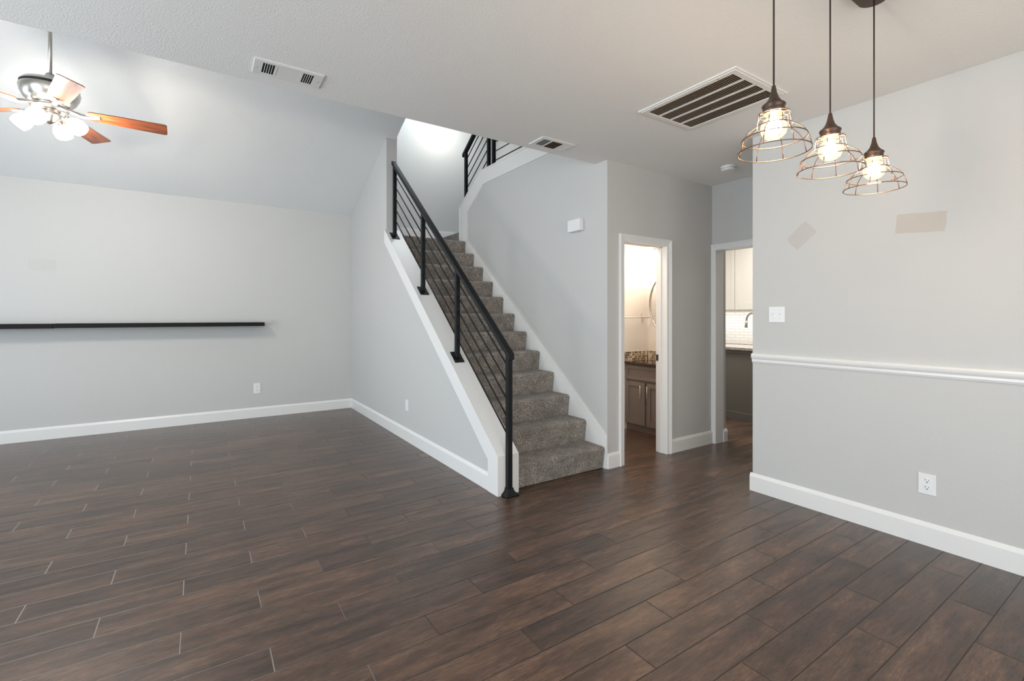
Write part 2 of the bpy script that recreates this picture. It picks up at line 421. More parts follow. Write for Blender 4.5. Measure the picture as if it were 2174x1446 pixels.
# wall right of the stairs, with the upper landing curb
b = BM()
prism(b, [(3.0, 0), (3.0, 3.18), (5.25, 3.18), (5.795, 2.83), (5.795, 0)], 'x', XR, 3.12)
struct('wall_stair_right', b, 'wall', label='wall along the right side of the stairs')
b = BM()
prism(b, [(5.805, 2.30), (5.805, 2.845), (5.25, 3.20), (3.16, 3.20), (3.16, 3.03), (5.165, 3.03), (5.61, 2.745), (5.61, 2.37), (5.61, 2.30)], 'x', XR - 0.014, XR)
struct('trim_4', b, 'trim', 0, 'white angled band along the upper landing edge')
b = BM()
prism(b, [(5.815, 2.30), (5.815, 2.85), (5.25, 3.212), (3.16, 3.212), (3.16, 3.195), (5.245, 3.195), (5.80, 2.84), (5.80, 2.30)], 'x', XR - 0.024, 3.145)
struct('trim_5', b, 'trim', 0, 'white cap on the upper landing curb')
b = BM()
prism(b, [(2.995, 0), (2.995, 0.285), (5.62, 2.385), (5.80, 2.385), (5.80, 2.05), (5.5, 2.05), (3.3, 0.05), (3.3, 0)], 'x', XR - 0.015, XR)
struct('trim_6', b, 'trim', 0, 'white skirt board beside the carpeted steps')

# stairwell back, upper walls
b = BM(); box(b, XS1, 4.5, YB, YB + 0.14, 0, 5.2); struct('wall_stairwell_back', b, 'wall')
b = BM(); box(b, 4.36, 4.5, 3.0, YB, 2.99, 5.2); struct('wall_upper_right', b, 'wall')
b = BM(); box(b, -3.9, 4.5, 3.02, 3.148, 2.99, 5.2); struct('wall_loft', b, 'wall')
b = BM(); prism(b, [(3.15, vz(3.15) + 0.02), (3.15, 5.1), (YB, 5.1), (YB, vz(YB) + 0.02), ], 'x', 1.90, 1.984); struct('wall_vault_side', b, 'wall')
b = BM(); box(b, 1.9, 4.5, 3.02, 7.25, 5.1, 5.25); struct('ceiling_stairwell', b, 'ceil')
b = BM(); box(b, 3.12, 4.5, 3.0, 5.18, 2.99, 3.15); struct('floor_upper', b, 'carpet')
b = BM(); box(b, XS1, 3.09, YB - 0.018, YB, 2.364, 2.735); box(b, 3.09, 4.36, YB - 0.018, YB, 2.56, 2.745); struct('baseboard_stairwell', b, 'trim', 0.003)
# powder room shell and wall
YP = 3.0
DX0, DX1, DH = 3.205, 3.80, 2.035
b = BM()
box(b, 3.12, DX0, YP, YP + 0.12, 0, CZ + 0.1); box(b, DX1, XK + 0.13, YP, YP + 0.12, 0, CZ + 0.1); box(b, DX0, DX1, YP, YP + 0.12, DH, CZ + 0.1)
struct('wall_powder', b, 'wall', label='wall around the powder room doorway')
b = BM(); box(b, 3.12, 4.73, 3.956, 4.08, 0, 2.5); struct('wall_powder_far', b, 'powder_wall')
b = BM(); box(b, 4.66, 4.74, 3.0, 3.956, 0, CZ); struct('wall_powder_right', b, 'powder_wall')
b = BM(); box(b, 3.12, 3.14, 3.12, 3.956, 0, 2.45); struct('wall_powder_left', b, 'powder_wall')
b = BM(); box(b, 3.12, 4.66, 3.12, 3.956, 2.42, 2.5); struct('ceiling_powder', b, 'ceil')
# kitchen doorway wall
KY0, KY1, KH = 2.14, 2.955, 2.05
b = BM()
box(b, XK, XK + 0.13, 1.9, KY0, 0, CZ); box(b, XK, XK + 0.13, KY1, YP, 0, CZ); box(b, XK, XK + 0.13, KY0, KY1, KH, CZ)
box(b, XK + 0.13, 4.735, 2.962, 3.0, 0, CZ)
struct('wall_hall', b, 'wall', label='short hall wall with the kitchen doorway')
# right dining wall
b = BM(); box(b, XW, XK, -2.8, 2.01, 0, CZ); struct('wall_right', b, 'wall_right', 0, 'grey dining wall with chair rail and patched spots')
# kitchen shell
b = BM(); box(b, 7.35, 7.5, -2.8, 5.3, 0, CZ); struct('wall_kitchen_far', b, 'subway', label='white subway tile kitchen wall')
b = BM(); box(b, 4.73, 7.4, 5.2, 5.3, 0, CZ); struct('wall_kitchen_back', b, 'wall')

# baseboards
BH, BT = 0.135, 0.016
def bprof(s): return [(0, 0), (s * BT, 0), (s * BT, BH - 0.024), (s * 0.004, BH), (0, BH)]
def base_x(name, y, s, x0, x1, label=None):      # runs along x, sticks out in direction s of y
    b = BM(); prism(b, [(y + p[0], p[1]) for p in bprof(s)], 'x', x0, x1); struct(name, b, 'trim', 0, label)
def base_y(name, x, s, y0, y1, label=None):
    b = BM(); prism(b, [(x + p[0], p[1]) for p in bprof(s)], 'y', y0, y1); struct(name, b, 'trim', 0, label)
base_x('baseboard_back', YB, -1, -3.7, XS0, 'white baseboard along the back wall')
base_y('baseboard_stair', XS0, -1, 3.13, YB - BT, 'white baseboard along the stair half wall')
base_y('baseboard_right', XW, -1, -2.7, 2.01 + BT, 'white baseboard along the right dining wall')
base_x('baseboard_right_return', 2.01, 1, XW + 0.0002, XK)
base_x('baseboard_powder_left', YP, -1, XR, 3.145, 'short white baseboard between stairs and powder room door')
base_x('baseboard_powder_right', YP, -1, 3.862, XK, 'white baseboard between the two doorways')
base_x('baseboard_kitchen', 2.962, -1, XK + 0.13, 4.735 + 0.014)
base_y('baseboard_left', XL, 1, -2.7, YB)

# chair rail on the right wall
b = BM()
prof = [(0, .992), (-.007, .992), (-.010, .999), (-.013, 1.004), (-.013, 1.018), (-.019, 1.026), (-.024, 1.036), (-.026, 1.048), (-.022, 1.058), (-.011, 1.064), (0, 1.066)]
prism(b, [(XW + p[0], p[1]) for p in prof], 'y', -2.7, 2.01)
struct('trim_7', b, 'trim', 0, 'white moulded chair rail across the right wall')

# door frames
CP = [(0.0, 0.0), (0.0, 0.010), (0.004, 0.012), (0.030, 0.013), (0.034, 0.017), (0.046, 0.018), (0.050, 0.023), (0.057, 0.024), (0.060, 0.021), (0.060, 0.0)]
def casing(b, f, c0, c1, top):        # f(u, d, z): u along the wall, d out of it
    rows = [[b.verts.new(f(u, d, z)) for (o_, d) in CP for (u, z) in (((c0 - o_, 0.0),) if k == 0 else ((c0 - o_, top + o_),) if k == 1 else ((c1 + o_, top + o_),) if k == 2 else ((c1 + o_, 0.0),))] for k in range(4)]
    for r0, r1 in zip(rows, rows[1:]):
        for i in range(len(CP) - 1): b.faces.new((r0[i], r0[i + 1], r1[i + 1], r1[i]))
    b.faces.new(rows[0]); b.faces.new(rows[-1][::-1])
def casing_x(b, x0, x1, y, top): casing(b, lambda u, d, z: (u, y - d, z), x0, x1, top)
def casing_y(b, x, y0, y1, top): casing(b, lambda u, d, z: (x - d, u, z), y0, y1, top)
b = BM(); casing_x(b, DX0, DX1, YP, DH)
box(b, DX0 - 0.015, DX0 + 0.002, YP - 0.009, YP + 0.123, 0, DH); box(b, DX1 - 0.002, DX1 + 0.015, YP - 0.009, YP + 0.123, 0, DH); box(b, DX0, DX1, YP - 0.009, YP + 0.123, DH - 0.004, DH + 0.012)
box(b, DX0, DX0 + 0.012, YP + 0.055, YP + 0.085, 0, DH); box(b, DX1 - 0.012, DX1, YP + 0.055, YP + 0.085, 0, DH); box(b, DX0, DX1, YP + 0.055, YP + 0.085, DH - 0.014, DH)
d1 = struct('door_1', b, 'trim', 0, 'white door frame of the powder room')
b = BM(); box(b, DX1 - 0.0035, DX1 - 0.0015, YP + 0.088, YP + 0.121, 0.905, 0.968); box(b, DX1 - 0.0040, DX1 - 0.0034, YP + 0.097, YP + 0.110, 0.922, 0.952, 1)
tag(obj('strike_plate', b, ['bronze', 'slot'], d1), 'dark bronze strike plate')
b = BM(); casing_y(b, XK, KY0, KY1, KH)
box(b, XK - 0.008, XK + 0.133, KY1 - 0.002, KY1 + 0.012, 0, KH); box(b, XK - 0.008, XK + 0.133, KY0 - 0.012, KY0 + 0.002, 0, KH); box(b, XK - 0.008, XK + 0.133, KY0, KY1, KH - 0.004, KH + 0.012)
struct('door_2', b, 'trim', 0, 'white cased opening leading to the kitchen')

# ------------------------------------------------------------------ carpeted staircase
ST = thing('staircase', 'grey-brown speckled carpeted staircase rising behind the black railing', 'stairs', (2.5, 3.01, 0))
RUN, RISE = 0.2385, 0.197
for k in range(12):
    y = 3.010 + RUN * k
    y1 = y + RUN + 0.06 if k < 11 else YB - 0.02
    x1 = 2.985 if k < 11 else 3.09
    b = BM(); z1 = RISE * (k + 1); z0 = max(0, z1 - RISE - 0.01)
    n = 14; yb = y + 0.030; r = 0.030
    pts = [(y + 0.022, z0), (y + 0.017, z0 + 0.05), (y + 0.006, z1 - 0.065), (y, z1 - r)]
    for i in range(1, 7):
        a = math.pi / 2 * i / 6; pts.append((y + r - r * math.cos(a), z1 - r + r * math.sin(a)))
    pts += [(y1, z1 + 0.001), (y1, z0)]
    if k < 11:
        prism(b, pts, 'x', 2.040, x1 - 0.004)
    else:
        prism(b, pts, 'x', 2.040, 2.981); box(b, 2.02, 3.09, 5.80, YB - 0.018, z0, z1)
    obj('step', b, 'carpet', ST, 0.016, 3)
SU = thing('upper_stair_flight', 'carpeted steps turning behind the white angled wall end', 'stairs', (3.7, 5.65, 2.3))
b = BM(); box(b, 3.125, 4.35, 5.65, YB - 0.018, 2.30, 2.56); box(b, 3.09, 3.13, 5.82, YB - 0.018, 2.30, 2.56); obj('step', b, 'carpet', SU, 0.02, 3)
for k, (y0, y1) in enumerate(((5.41, 5.66), (5.18, 5.42))):
    b = BM(); box(b, 3.125, 4.35, y0, y1, 2.40, 2.757 + k * 0.197); obj('step', b, 'carpet', SU, 0.02, 3)

# ------------------------------------------------------------------ railings
RX = 1.938
def post(parent, x, y, z0, z1, foot='plate', slope=0.0):
    b = BM(); h = 0.0195; box(b, x - h, x + h, y - h, y + h, z0, z1)
    p = obj('post', b, 'black_metal', parent, 0.002)
    b = BM()
    if foot == 'plate':
        hw = 0.052; t = 0.008
        vs = [(y - hw, z0 - hw * slope), (y + hw, z0 + hw * slope), (y + hw, z0 + hw * slope + t), (y - hw, z0 - hw * slope + t)]
        prism(b, vs, 'x', x - hw * 0.9, x + hw * 0.9)
        for sx in (-1, 1):
            for sy in (-1, 1):
                lathe(b, [(0, 0.012), (0.006, 0.010), (0.007, 0.004)], 10, (x + sx * 0.033, y + sy * 0.038, z0 + sy * 0.038 * slope + 0.003))
    else:
        prof = [(0.057, 0.0), (0.057, 0.012), (0.050, 0.018), (0.036, 0.030), (0.028, 0.044), (0.025, 0.060), (0.0205, 0.062)]
        last = None
        for hw, z in prof:
            ring = [b.verts.new((x + sx * hw, y + sy * hw, z0 + z)) for sx, sy in ((-1, -1), (1, -1), (1, 1), (-1, 1))]
            if last:
                for i in range(4): b.faces.new((last[i], last[(i + 1) % 4], ring[(i + 1) % 4], ring[i]))
            else: b.faces.new(ring[::-1])
            last = ring
        b.faces.new(last)
    obj('base_plate', b, 'black_metal', p, 0.001)
def bar(parent, name, x, y0, z0, y1, z1, r=0.0065, rect=None):
    b = BM()
    if rect:
        hw, hh = rect
        prism(b, [(y0, z0 - hh), (y1, z1 - hh), (y1, z1 + hh), (y0, z0 + hh)], 'x', x - hw, x + hw)
        return obj(name, b, 'black_metal', parent, 0.004)
    tube(b, [(x, y0, z0), (x, y1, z1)], r, 10)
    return obj(name, b, 'black_metal', parent)
RL = thing('stair_railing', 'long black metal stair railing with five sloping bars beside the lower steps', 'railing', (RX, 2.96, 0))
PY = [2.965, 3.82, 4.605, 5.462]
HS = 0.834
def hr(y): return 1.052 + HS * (y - 2.965)
for i, y in enumerate(PY):
    post(RL, RX, y, 0 if i == 0 else cap(y), hr(y) + 0.005, 'flare' if i == 0 else 'plate', SL)
bar(RL, 'handrail', RX, PY[0] - 0.035, hr(PY[0]) - 0.029 + 0.022, PY[3] + 0.045, hr(PY[3]) + 0.037 + 0.022, rect=(0.026, 0.024))
for a, c in zip(PY, PY[1:]):
    for k in range(5):
        z0 = 0.958 - 0.1305 * k
        bar(RL, 'bar', RX, a, z0 + HS * (a - PY[0]), c, z0 + HS * (c - PY[0]))
UX = 3.06
RU = thing('stair_railing', 'short black metal railing on the upper landing curb, half hidden by the flat ceiling', 'railing', (UX, 5.76, 3.2))
US = 0.64
def cu(y): return 3.212 + US * (5.25 - y) if y > 5.25 else 3.212
post(RU, UX, 5.765, cu(5.765) - 0.0, 3.60, 'plate', -US)
post(RU, UX, 5.150, 3.212, 4.02, 'plate'); post(RU, UX, 5.030, 3.212, 4.02, 'plate'); post(RU, UX, 3.30, 3.212, 4.02, 'plate')
bar(RU, 'handrail', UX, 5.835, 3.585, 5.15, 3.585 + 0.66 * 0.685, rect=(0.026, 0.024))
bar(RU, 'handrail', UX, 5.05, 4.035, 3.20, 4.035, rect=(0.026, 0.024))
for k in range(5):
    bar(RU, 'bar', UX, 5.765, 3.50 - 0.135 * k, 5.15, 3.50 - 0.135 * k + 0.66 * 0.615)
for z in (3.29, 3.405, 3.52, 3.635, 3.75, 3.865):
    bar(RU, 'bar', UX, 5.03, z, 3.30, z)

# ------------------------------------------------------------------ floating shelves
def shelf(x0, x1, z0, z1, label):
    t = thing('floating_shelf', label, 'shelf', ((x0 + x1) / 2, YB, z0), 'black floating shelves end to end')
    b = BM(); box(b, x0, x1, 6.90, YB, z0, z1); obj('board', b, 'shelf', t, 0.002)
    return t
shelf(-1.316, 0.700, 1.222, 1.270, 'long black floating shelf on the back wall, right one ending in mid wall')
shelf(-3.3, -1.318, 1.218, 1.268, 'black floating shelf on the back wall, left one cut off by the frame edge')

# ------------------------------------------------------------------ outlets, switch, plates
def wallmat(loc, facing):    # local: x right along wall, y out of wall, z up
    if facing == '-y': return Matrix.Translation(loc) @ Matrix(((1, 0, 0, 0), (0, -1, 0, 0), (0, 0, 1, 0), (0, 0, 0, 1)))
    return Matrix.Translation(loc) @ Matrix(((0, -1, 0, 0), (-1, 0, 0, 0), (0, 0, 1, 0), (0, 0, 0, 1)))
def disc_plate(b, w_, h_, cx, cz, y0, y1, mtx, mi=0, seg=24):
    pts = []
    for i in range(seg):
        a = 2 * math.pi * i / seg; pts.append((cx + max(-w_, min(w_, h_ * 1.12 * math.cos(a))), cz + h_ * math.sin(a)))
    A = [b.verts.new(mtx @ Vector((p[0], y0, p[1]))) for p in pts]; B = [b.verts.new(mtx @ Vector((p[0], y1, p[1]))) for p in pts]
    fs = [b.faces.new(B)]
    for i in range(seg): fs.append(b.faces.new((A[i], A[(i + 1) % seg], B[(i + 1) % seg], B[i])))
    for f in fs: f.material_index = mi
def plate(name, label, cat, loc, facing, W, H, kind):
    t = thing(name, label, cat, loc); m = wallmat(loc, facing)
    b = BM(); box(b, -W / 2, W / 2, 0, 0.006, -H / 2, H / 2, 0, m)
    zs = {'outlet': (0,), 'switch': (-0.024, 0.024), 'coax': ()}[kind] if False else None
    if kind == 'outlet': lathe(b, [(0, 0.0015), (0.003, 0.001), (0.0034, 0)], 10, (0, 0, 0), m @ Matrix.Translation((0, 0.0061, 0)) @ Matrix.Rotation(R(-90), 4, 'X'))
    obj('cover_plate', b, 'plastic', t, 0.002)
    if kind == 'outlet':
        for s in (-1, 1):
            cz = s * H * 0.170; b = BM()
            disc_plate(b, W * 0.235, H * 0.125, 0, cz, 0.004, 0.0082, m)
            k = W / 0.07
            box(b, -0.0082 * k, -0.0060 * k, 0.0080, 0.0086, cz - 0.001, cz + 0.008 * k, 1, m)
            box(b, 0.0060 * k, 0.0078 * k, 0.0080, 0.0086, cz + 0.000, cz + 0.0075 * k, 1, m)
            box(b, -0.0024 * k, 0.0024 * k, 0.0080, 0.0086, cz - 0.0095 * k, cz - 0.0045 * k, 1, m)
            obj('receptacle', b, ['plastic', 'slot'], t)
    if kind == 'switch':
        for s in (-1, 1):
            b = BM(); cx = s * W * 0.2
            box(b, cx - 0.005, cx + 0.005, 0.005, 0.0068, -0.012, 0.012, 0, m)
            box(b, cx - 0.0035, cx + 0.0035, 0.004, 0.019, -0.003, 0.006, 0, m @ Matrix.Rotation(R(24), 4, 'X'))
            obj('toggle', b, 'plastic', t, 0.0008)
            for z in (-0.030, 0.030):
                b = BM(); box(b, cx - 0.002, cx + 0.002, 0.006, 0.0068, z - 0.002, z + 0.002, 0, m); obj('screw', b, 'steel', t)
    if kind == 'coax':
        b = BM(); tube(b, [m @ Vector((0, 0.004, 0)), m @ Vector((0, 0.012, 0))], 0.005, 10); obj('connector', b, 'plastic', t)
    return t
plate('wall_outlet', 'white double wall outlet on the back wall below the long shelf', 'outlet', (0.630, YB, 0.388), '-y', 0.080, 0.135, 'outlet')
plate('wall_outlet', 'white double wall outlet low on the right dining wall', 'outlet', (XW, 0.957, 0.360), '-x', 0.082, 0.120, 'outlet')
plate('wall_plate', 'small white wall plate on the stair half wall above the baseboard', 'wall plate', (XS0, 4.880, 0.385), '-x', 0.075, 0.115, 'coax')
plate('light_switch', 'white double toggle light switch near the corner of the right wall', 'light switch', (XW, 1.825, 1.362), '-x', 0.116, 0.116, 'switch')
t = thing('door_chime', 'small white door chime box on the wall beside the stairs', 'door chime', (XR, 3.39, 2.155))
b = BM(); box(b, 2.946, 2.992, 3.305, 3.477, 2.155, 2.265); obj('cover', b, 'plastic', t, 0.002)
b = BM(); box(b, 2.990, XR, 3.311, 3.471, 2.161, 2.259); obj('back_plate', b, 'plastic', t)

# ------------------------------------------------------------------ ceiling vents
def register(label, x0, x1, y0, y1, secs, tilt=20, th=0.0011):
    t = thing('ceiling_vent', label, 'vent', ((x0 + x1) / 2, (y0 + y1) / 2, CZ), 'small supply vents along the ceiling edge')
    zt, zb = CZ, CZ - 0.0075
    W, H = x1 - x0, y1 - y0
    ya, yb_ = y0 + 0.16 * H, y1 - 0.16 * H
    b = BM(); xs = [x0]
    for s in secs: xs += [x0 + s[0] * W, x0 + s[1] * W]
    xs.append(x1)
    for i in range(0, len(xs), 2): box(b, xs[i], xs[i + 1], ya, yb_, zb, zt)
    prism(b, [(y0, zt), (y0, zt - 0.003), (y0 + 0.012, zb), (ya, zb), (ya, zt)], 'x', x0, x1)
    prism(b, [(y1, zt), (y1, zt - 0.003), (y1 - 0.012, zb), (yb_, zb), (yb_, zt)], 'x', x0, x1)
    obj('frame', b, 'metal_white', t)
    for (f0, f1, kind, n, back) in secs:
        a0, a1 = x0 + f0 * W, x0 + f1 * W
        b = BM(); box(b, a0, a1, ya, yb_, zt - 0.002, zt - 0.0005); obj('backing', b, back, t)
        b = BM()
        for i in range(n):
            if kind == 'y':                     # slats running along y
                c = a0 + (i + 0.5) * (a1 - a0) / n if n > 8 else a0 + (i + 1) * (a1 - a0) / (n + 1)
                box(b, -th, th, ya, yb_, -0.0028, 0.0028, 0, Matrix.Translation((c, 0, CZ - 0.0048)) @ Matrix.Rotation(R(tilt), 4, 'Y'))
            elif kind == 'x':                   # nearly closed slats along x
                c = ya + (i + 0.5) * (yb_ - ya) / n; h = (yb_ - ya) / n * 0.38
                box(b, a0, a1, -h, h, -0.0006, 0.0006, 0, Matrix.Translation((0, c, CZ - 0.0055)) @ Matrix.Rotation(R(-8), 4, 'X'))
            elif kind == 'c':                   # nearly closed slats along y
                c = a0 + (i + 0.5) * (a1 - a0) / n; h = (a1 - a0) / n * 0.40
                box(b, -h, h, ya, yb_, -0.0006, 0.0006, 0, Matrix.Translation((c, 0, CZ - 0.0052)) @ Matrix.Rotation(R(10), 4, 'Y'))
            elif kind == 'o':                   # fine, open slats along y seen edge-on
                c = ya + (i + 0.5) * (yb_ - ya) / n
                box(b, a0, a1, -0.0005, 0.0005, -0.003, 0.001, 0, Matrix.Translation((0, c, CZ - 0.005)))
        obj('louvers', b, 'metal_white' if kind != 'o' else 'vent_brown', t)
    for x in (x0 + 0.05 * W, x1 - 0.05 * W):
        b = BM(); lathe(b, [(0, -0.0025), (0.0035, -0.0015), (0.004, 0)], 10, (x, (y0 + y1) / 2, zb)); obj('screw', b, 'steel', t)
register('long white ceiling vent with dark slots, at the ceiling edge left of the stairs', 0.243, 0.595, 2.845, 3.030,
         [(0.12, 0.29, 'y', 4, 'vent_dark'), (0.325, 0.66, 'x', 12, 'vent_dark'), (0.70, 0.86, 'y', 4, 'vent_dark')])
register('small white ceiling vent with brown centre, near the corner above the stairs', 2.197, 2.525, 2.880, 3.072,
         [(0.11, 0.345, 'y', 6, 'vent_dark'), (0.37, 0.69, 'o', 14, 'vent_brown'), (0.715, 0.90, 'c', 7, 'vent_dark')], 58, 0.0004)
t = thing('return_air_grille', 'large rectangular white return air grille with dark louvers on the ceiling', 'vent', (2.745, 1.83, CZ))
gx0, gx1, gy0, gy1 = 2.466, 3.026, 1.480, 2.180
b = BM(); zb = CZ - 0.014
ix0, ix1, iy0, iy1 = gx0 + 0.048, gx1 - 0.048, gy0 + 0.048, gy1 - 0.048
box(b, gx0, ix0, gy0, gy1, zb + 0.004, CZ); box(b, ix1, gx1, gy0, gy1, zb + 0.004, CZ); box(b, ix0, ix1, gy0, iy0, zb + 0.004, CZ); box(b, ix0, ix1, iy1, gy1, zb + 0.004, CZ)
box(b, gx0 + 0.014, ix0, gy0 + 0.014, gy1 - 0.014, zb, CZ); box(b, ix1, gx1 - 0.014, gy0 + 0.014, gy1 - 0.014, zb, CZ); box(b, ix0, ix1, gy0 + 0.014, iy0, zb, CZ); box(b, ix0, ix1, iy1, gy1 - 0.014, zb, CZ)
obj('frame', b, 'metal_white', t, 0.002)
b = BM(); box(b, ix0, ix1, iy0, iy1, CZ - 0.0025, CZ - 0.0005); obj('filter', b, 'vent_brown', t)
bw = (ix1 - ix0) / 4
for i in range(1, 4):
    b = BM(); box(b, ix0 + bw * i - 0.0045, ix0 + bw * i + 0.0045, iy0, iy1, zb + 0.001, CZ - 0.003); obj('divider', b, 'metal_white', t)
for i in range(4):
    b = BM(); n = 46
    for k in range(n):
        c = iy0 + (k + 0.5) * (iy1 - iy0) / n
        box(b, ix0 + bw * i + (0.0045 if i else 0), ix0 + bw * (i + 1) - (0.0045 if i < 3 else 0), -0.0005, 0.0005, -0.0046, 0.0046, 0, Matrix.Translation((0, c, CZ - 0.0075)) @ Matrix.Rotation(R(-52), 4, 'X'))
    obj('louvers', b, 'metal_dusty', t)
for x in (gx0 + 0.13, gx1 - 0.13):
    for y in (gy0 + 0.03,):
        b = BM(); lathe(b, [(0, -0.003), (0.005, -0.002), (0.006, 0)], 10, (gx0 + 0.03, y + (0.1 if x < 2.7 else 0.55), zb)); obj('screw', b, 'steel', t)

# smoke detector
t = thing('smoke_detector', 'round white smoke detector on the hall ceiling', 'smoke detector', (4.075, 2.52, CZ))
b = BM(); lathe(b, [(0, 0), (0.068, 0), (0.070, -0.006), (0.066, -0.014), (0, -0.014)], 40, (4.075, 2.52, CZ)); obj('base', b, 'plastic', t)
b = BM()
lathe(b, [(0.0, -0.014), (0.060, -0.014), (0.066, -0.020), (0.066, -0.026), (0.060, -0.036), (0.045, -0.040), (0, -0.041)], 40, (4.075, 2.52, CZ))
for i in range(18):
    a = 2 * math.pi * i / 18; m = Matrix.Translation((4.075, 2.52, CZ - 0.023)) @ Matrix.Rotation(a, 4, 'Z')
    box(b, 0.0655, 0.0668, -0.007, 0.007, -0.0018, 0.0018, 1, m)
obj('cover', b, ['plastic', 'slot'], t)

# ------------------------------------------------------------------ ceiling fan
FX, FY, FZ = -0.934, 4.826, 2.894
fan = thing('ceiling_fan', 'ceiling fan with reddish wooden blades and four lit glass shades', 'ceiling fan', (FX, FY, FZ))
b = BM(); tube(b, [(0, 0, 0.20), (0, 0, vz(FY) - FZ - 0.02)], 0.0125, 16); obj('downrod', b, 'nickel', fan, world=False)
b = BM(); lathe(b, [(0.0, 0.86), (0.075, 0.97), (0.06, 0.88), (0.035, 0.84), (0.0, 0.83)][1:], 32, (0, 0, vz(FY) - FZ - 0.95)); obj('canopy', b, 'nickel', fan, world=False)
b = BM()
lathe(b, [(0.0, 0.265), (0.022, 0.262), (0.035, 0.235), (0.060, 0.215), (0.110, 0.205), (0.150, 0.190), (0.166, 0.172), (0.166, 0.166)], 64)
lathe(b, [(0.166, 0.166), (0.163, 0.163), (0.163, 0.150), (0.169, 0.147)], 64, mi=1)
lathe(b, [(0.169, 0.147), (0.172, 0.135), (0.165, 0.100), (0.145, 0.060), (0.120, 0.035), (0.090, 0.026), (0.0, 0.024)], 64)
obj('motor_housing', b, ['nickel', 'slot'], fan, world=False)
b = BM(); lathe(b, [(0.0, 0.026), (0.105, 0.024), (0.112, 0.008), (0.098, -0.012), (0.062, -0.022), (0.0, -0.022)], 48); obj('switch_housing', b, 'nickel', fan, world=False)
b = BM(); lathe(b, [(0.0, -0.02), (0.060, -0.022), (0.066, -0.035), (0.056, -0.062), (0.034, -0.090), (0.030, -0.100), (0.012, -0.112), (0.0, -0.114)], 40); obj('light_kit', b, 'nickel', fan, world=False)
def blade(ang):
    m = Matrix.Rotation(R(ang), 4, 'Z') @ Matrix.Rotation(R(-14), 4, 'X')
    n = 10; top = []
    def outline():
        pts = [(0.215, -0.050), (0.24, -0.058), (0.42, -0.066), (0.680, -0.073)]
        for i in range(6):
            a = -math.pi / 2 + math.pi / 2 * i / 5; pts.append((0.685 + 0.020 * math.cos(a), -0.053 + 0.020 * math.sin(a)))
        for i in range(6):
            a = math.pi / 2 * i / 5; pts.append((0.685 + 0.020 * math.cos(a), 0.053 + 0.020 * math.sin(a)))
        pts += [(0.680, 0.073), (0.42, 0.066), (0.24, 0.058), (0.215, 0.050)]
        return pts
    b = BM(); prism(b, outline(), 'z', -0.003, 0.003)
    o = obj('blade', b, 'blade', fan, world=False); o.matrix_local = m
    b = BM()
    tube(b, [(0.085, 0, 0.022), (0.13, 0, 0.006), (0.18, 0, -0.012), (0.23, 0, -0.010), (0.285, 0, -0.006)], [0.014, 0.013, 0.016, 0.017, 0.012], 12)
    box(b, 0.20, 0.285, -0.028, 0.028, -0.0075, -0.003)
    for x, y in ((0.225, 0.018), (0.225, -0.018), (0.272, 0)):
        lathe(b, [(0, -0.012), (0.005, -0.010), (0.006, -0.006)], 8, (x, y, 0))
    obj('blade_bracket', b, 'nickel', o, world=False, bevel=0.0015)
    return o
for k in range(5): blade(1.0 + 72 * k)
for k, a in enumerate((75, 165, 255, 345)):
    m = Matrix.Rotation(R(a), 4, 'Z')
    b = BM(); tube(b, [m @ Vector(p) for p in ((0.030, 0, -0.045), (0.060, 0, -0.030), (0.085, 0, -0.038), (0.098, 0, -0.054))], 0.008, 10)
    ms = m @ Matrix.Translation((0.098, 0, -0.054)) @ Matrix.Rotation(R(-48), 4, 'Y')
    lathe(b, [(0, 0.008), (0.020, 0.004), (0.024, -0.012), (0.026, -0.026), (0.0, -0.026)], 24, (0, 0, 0), ms)
    arm = obj('light_arm', b, 'nickel', fan, world=False)
    b = BM()
    lathe(b, [(0.022, -0.018), (0.034, -0.030), (0.050, -0.055), (0.058, -0.085), (0.056, -0.110), (0.050, -0.128), (0.046, -0.128), (0.052, -0.108), (0.052, -0.085), (0.0, -0.060)], 36, (0, 0, 0), ms)
    obj('glass_shade', b, 'fan_shade', arm, world=False)
    point('fan_bulb_glow', Vector((FX, FY, FZ)) + (ms @ Vector((0, 0, -0.165))), 18, (1.0, 0.93, 0.84), 0.035)

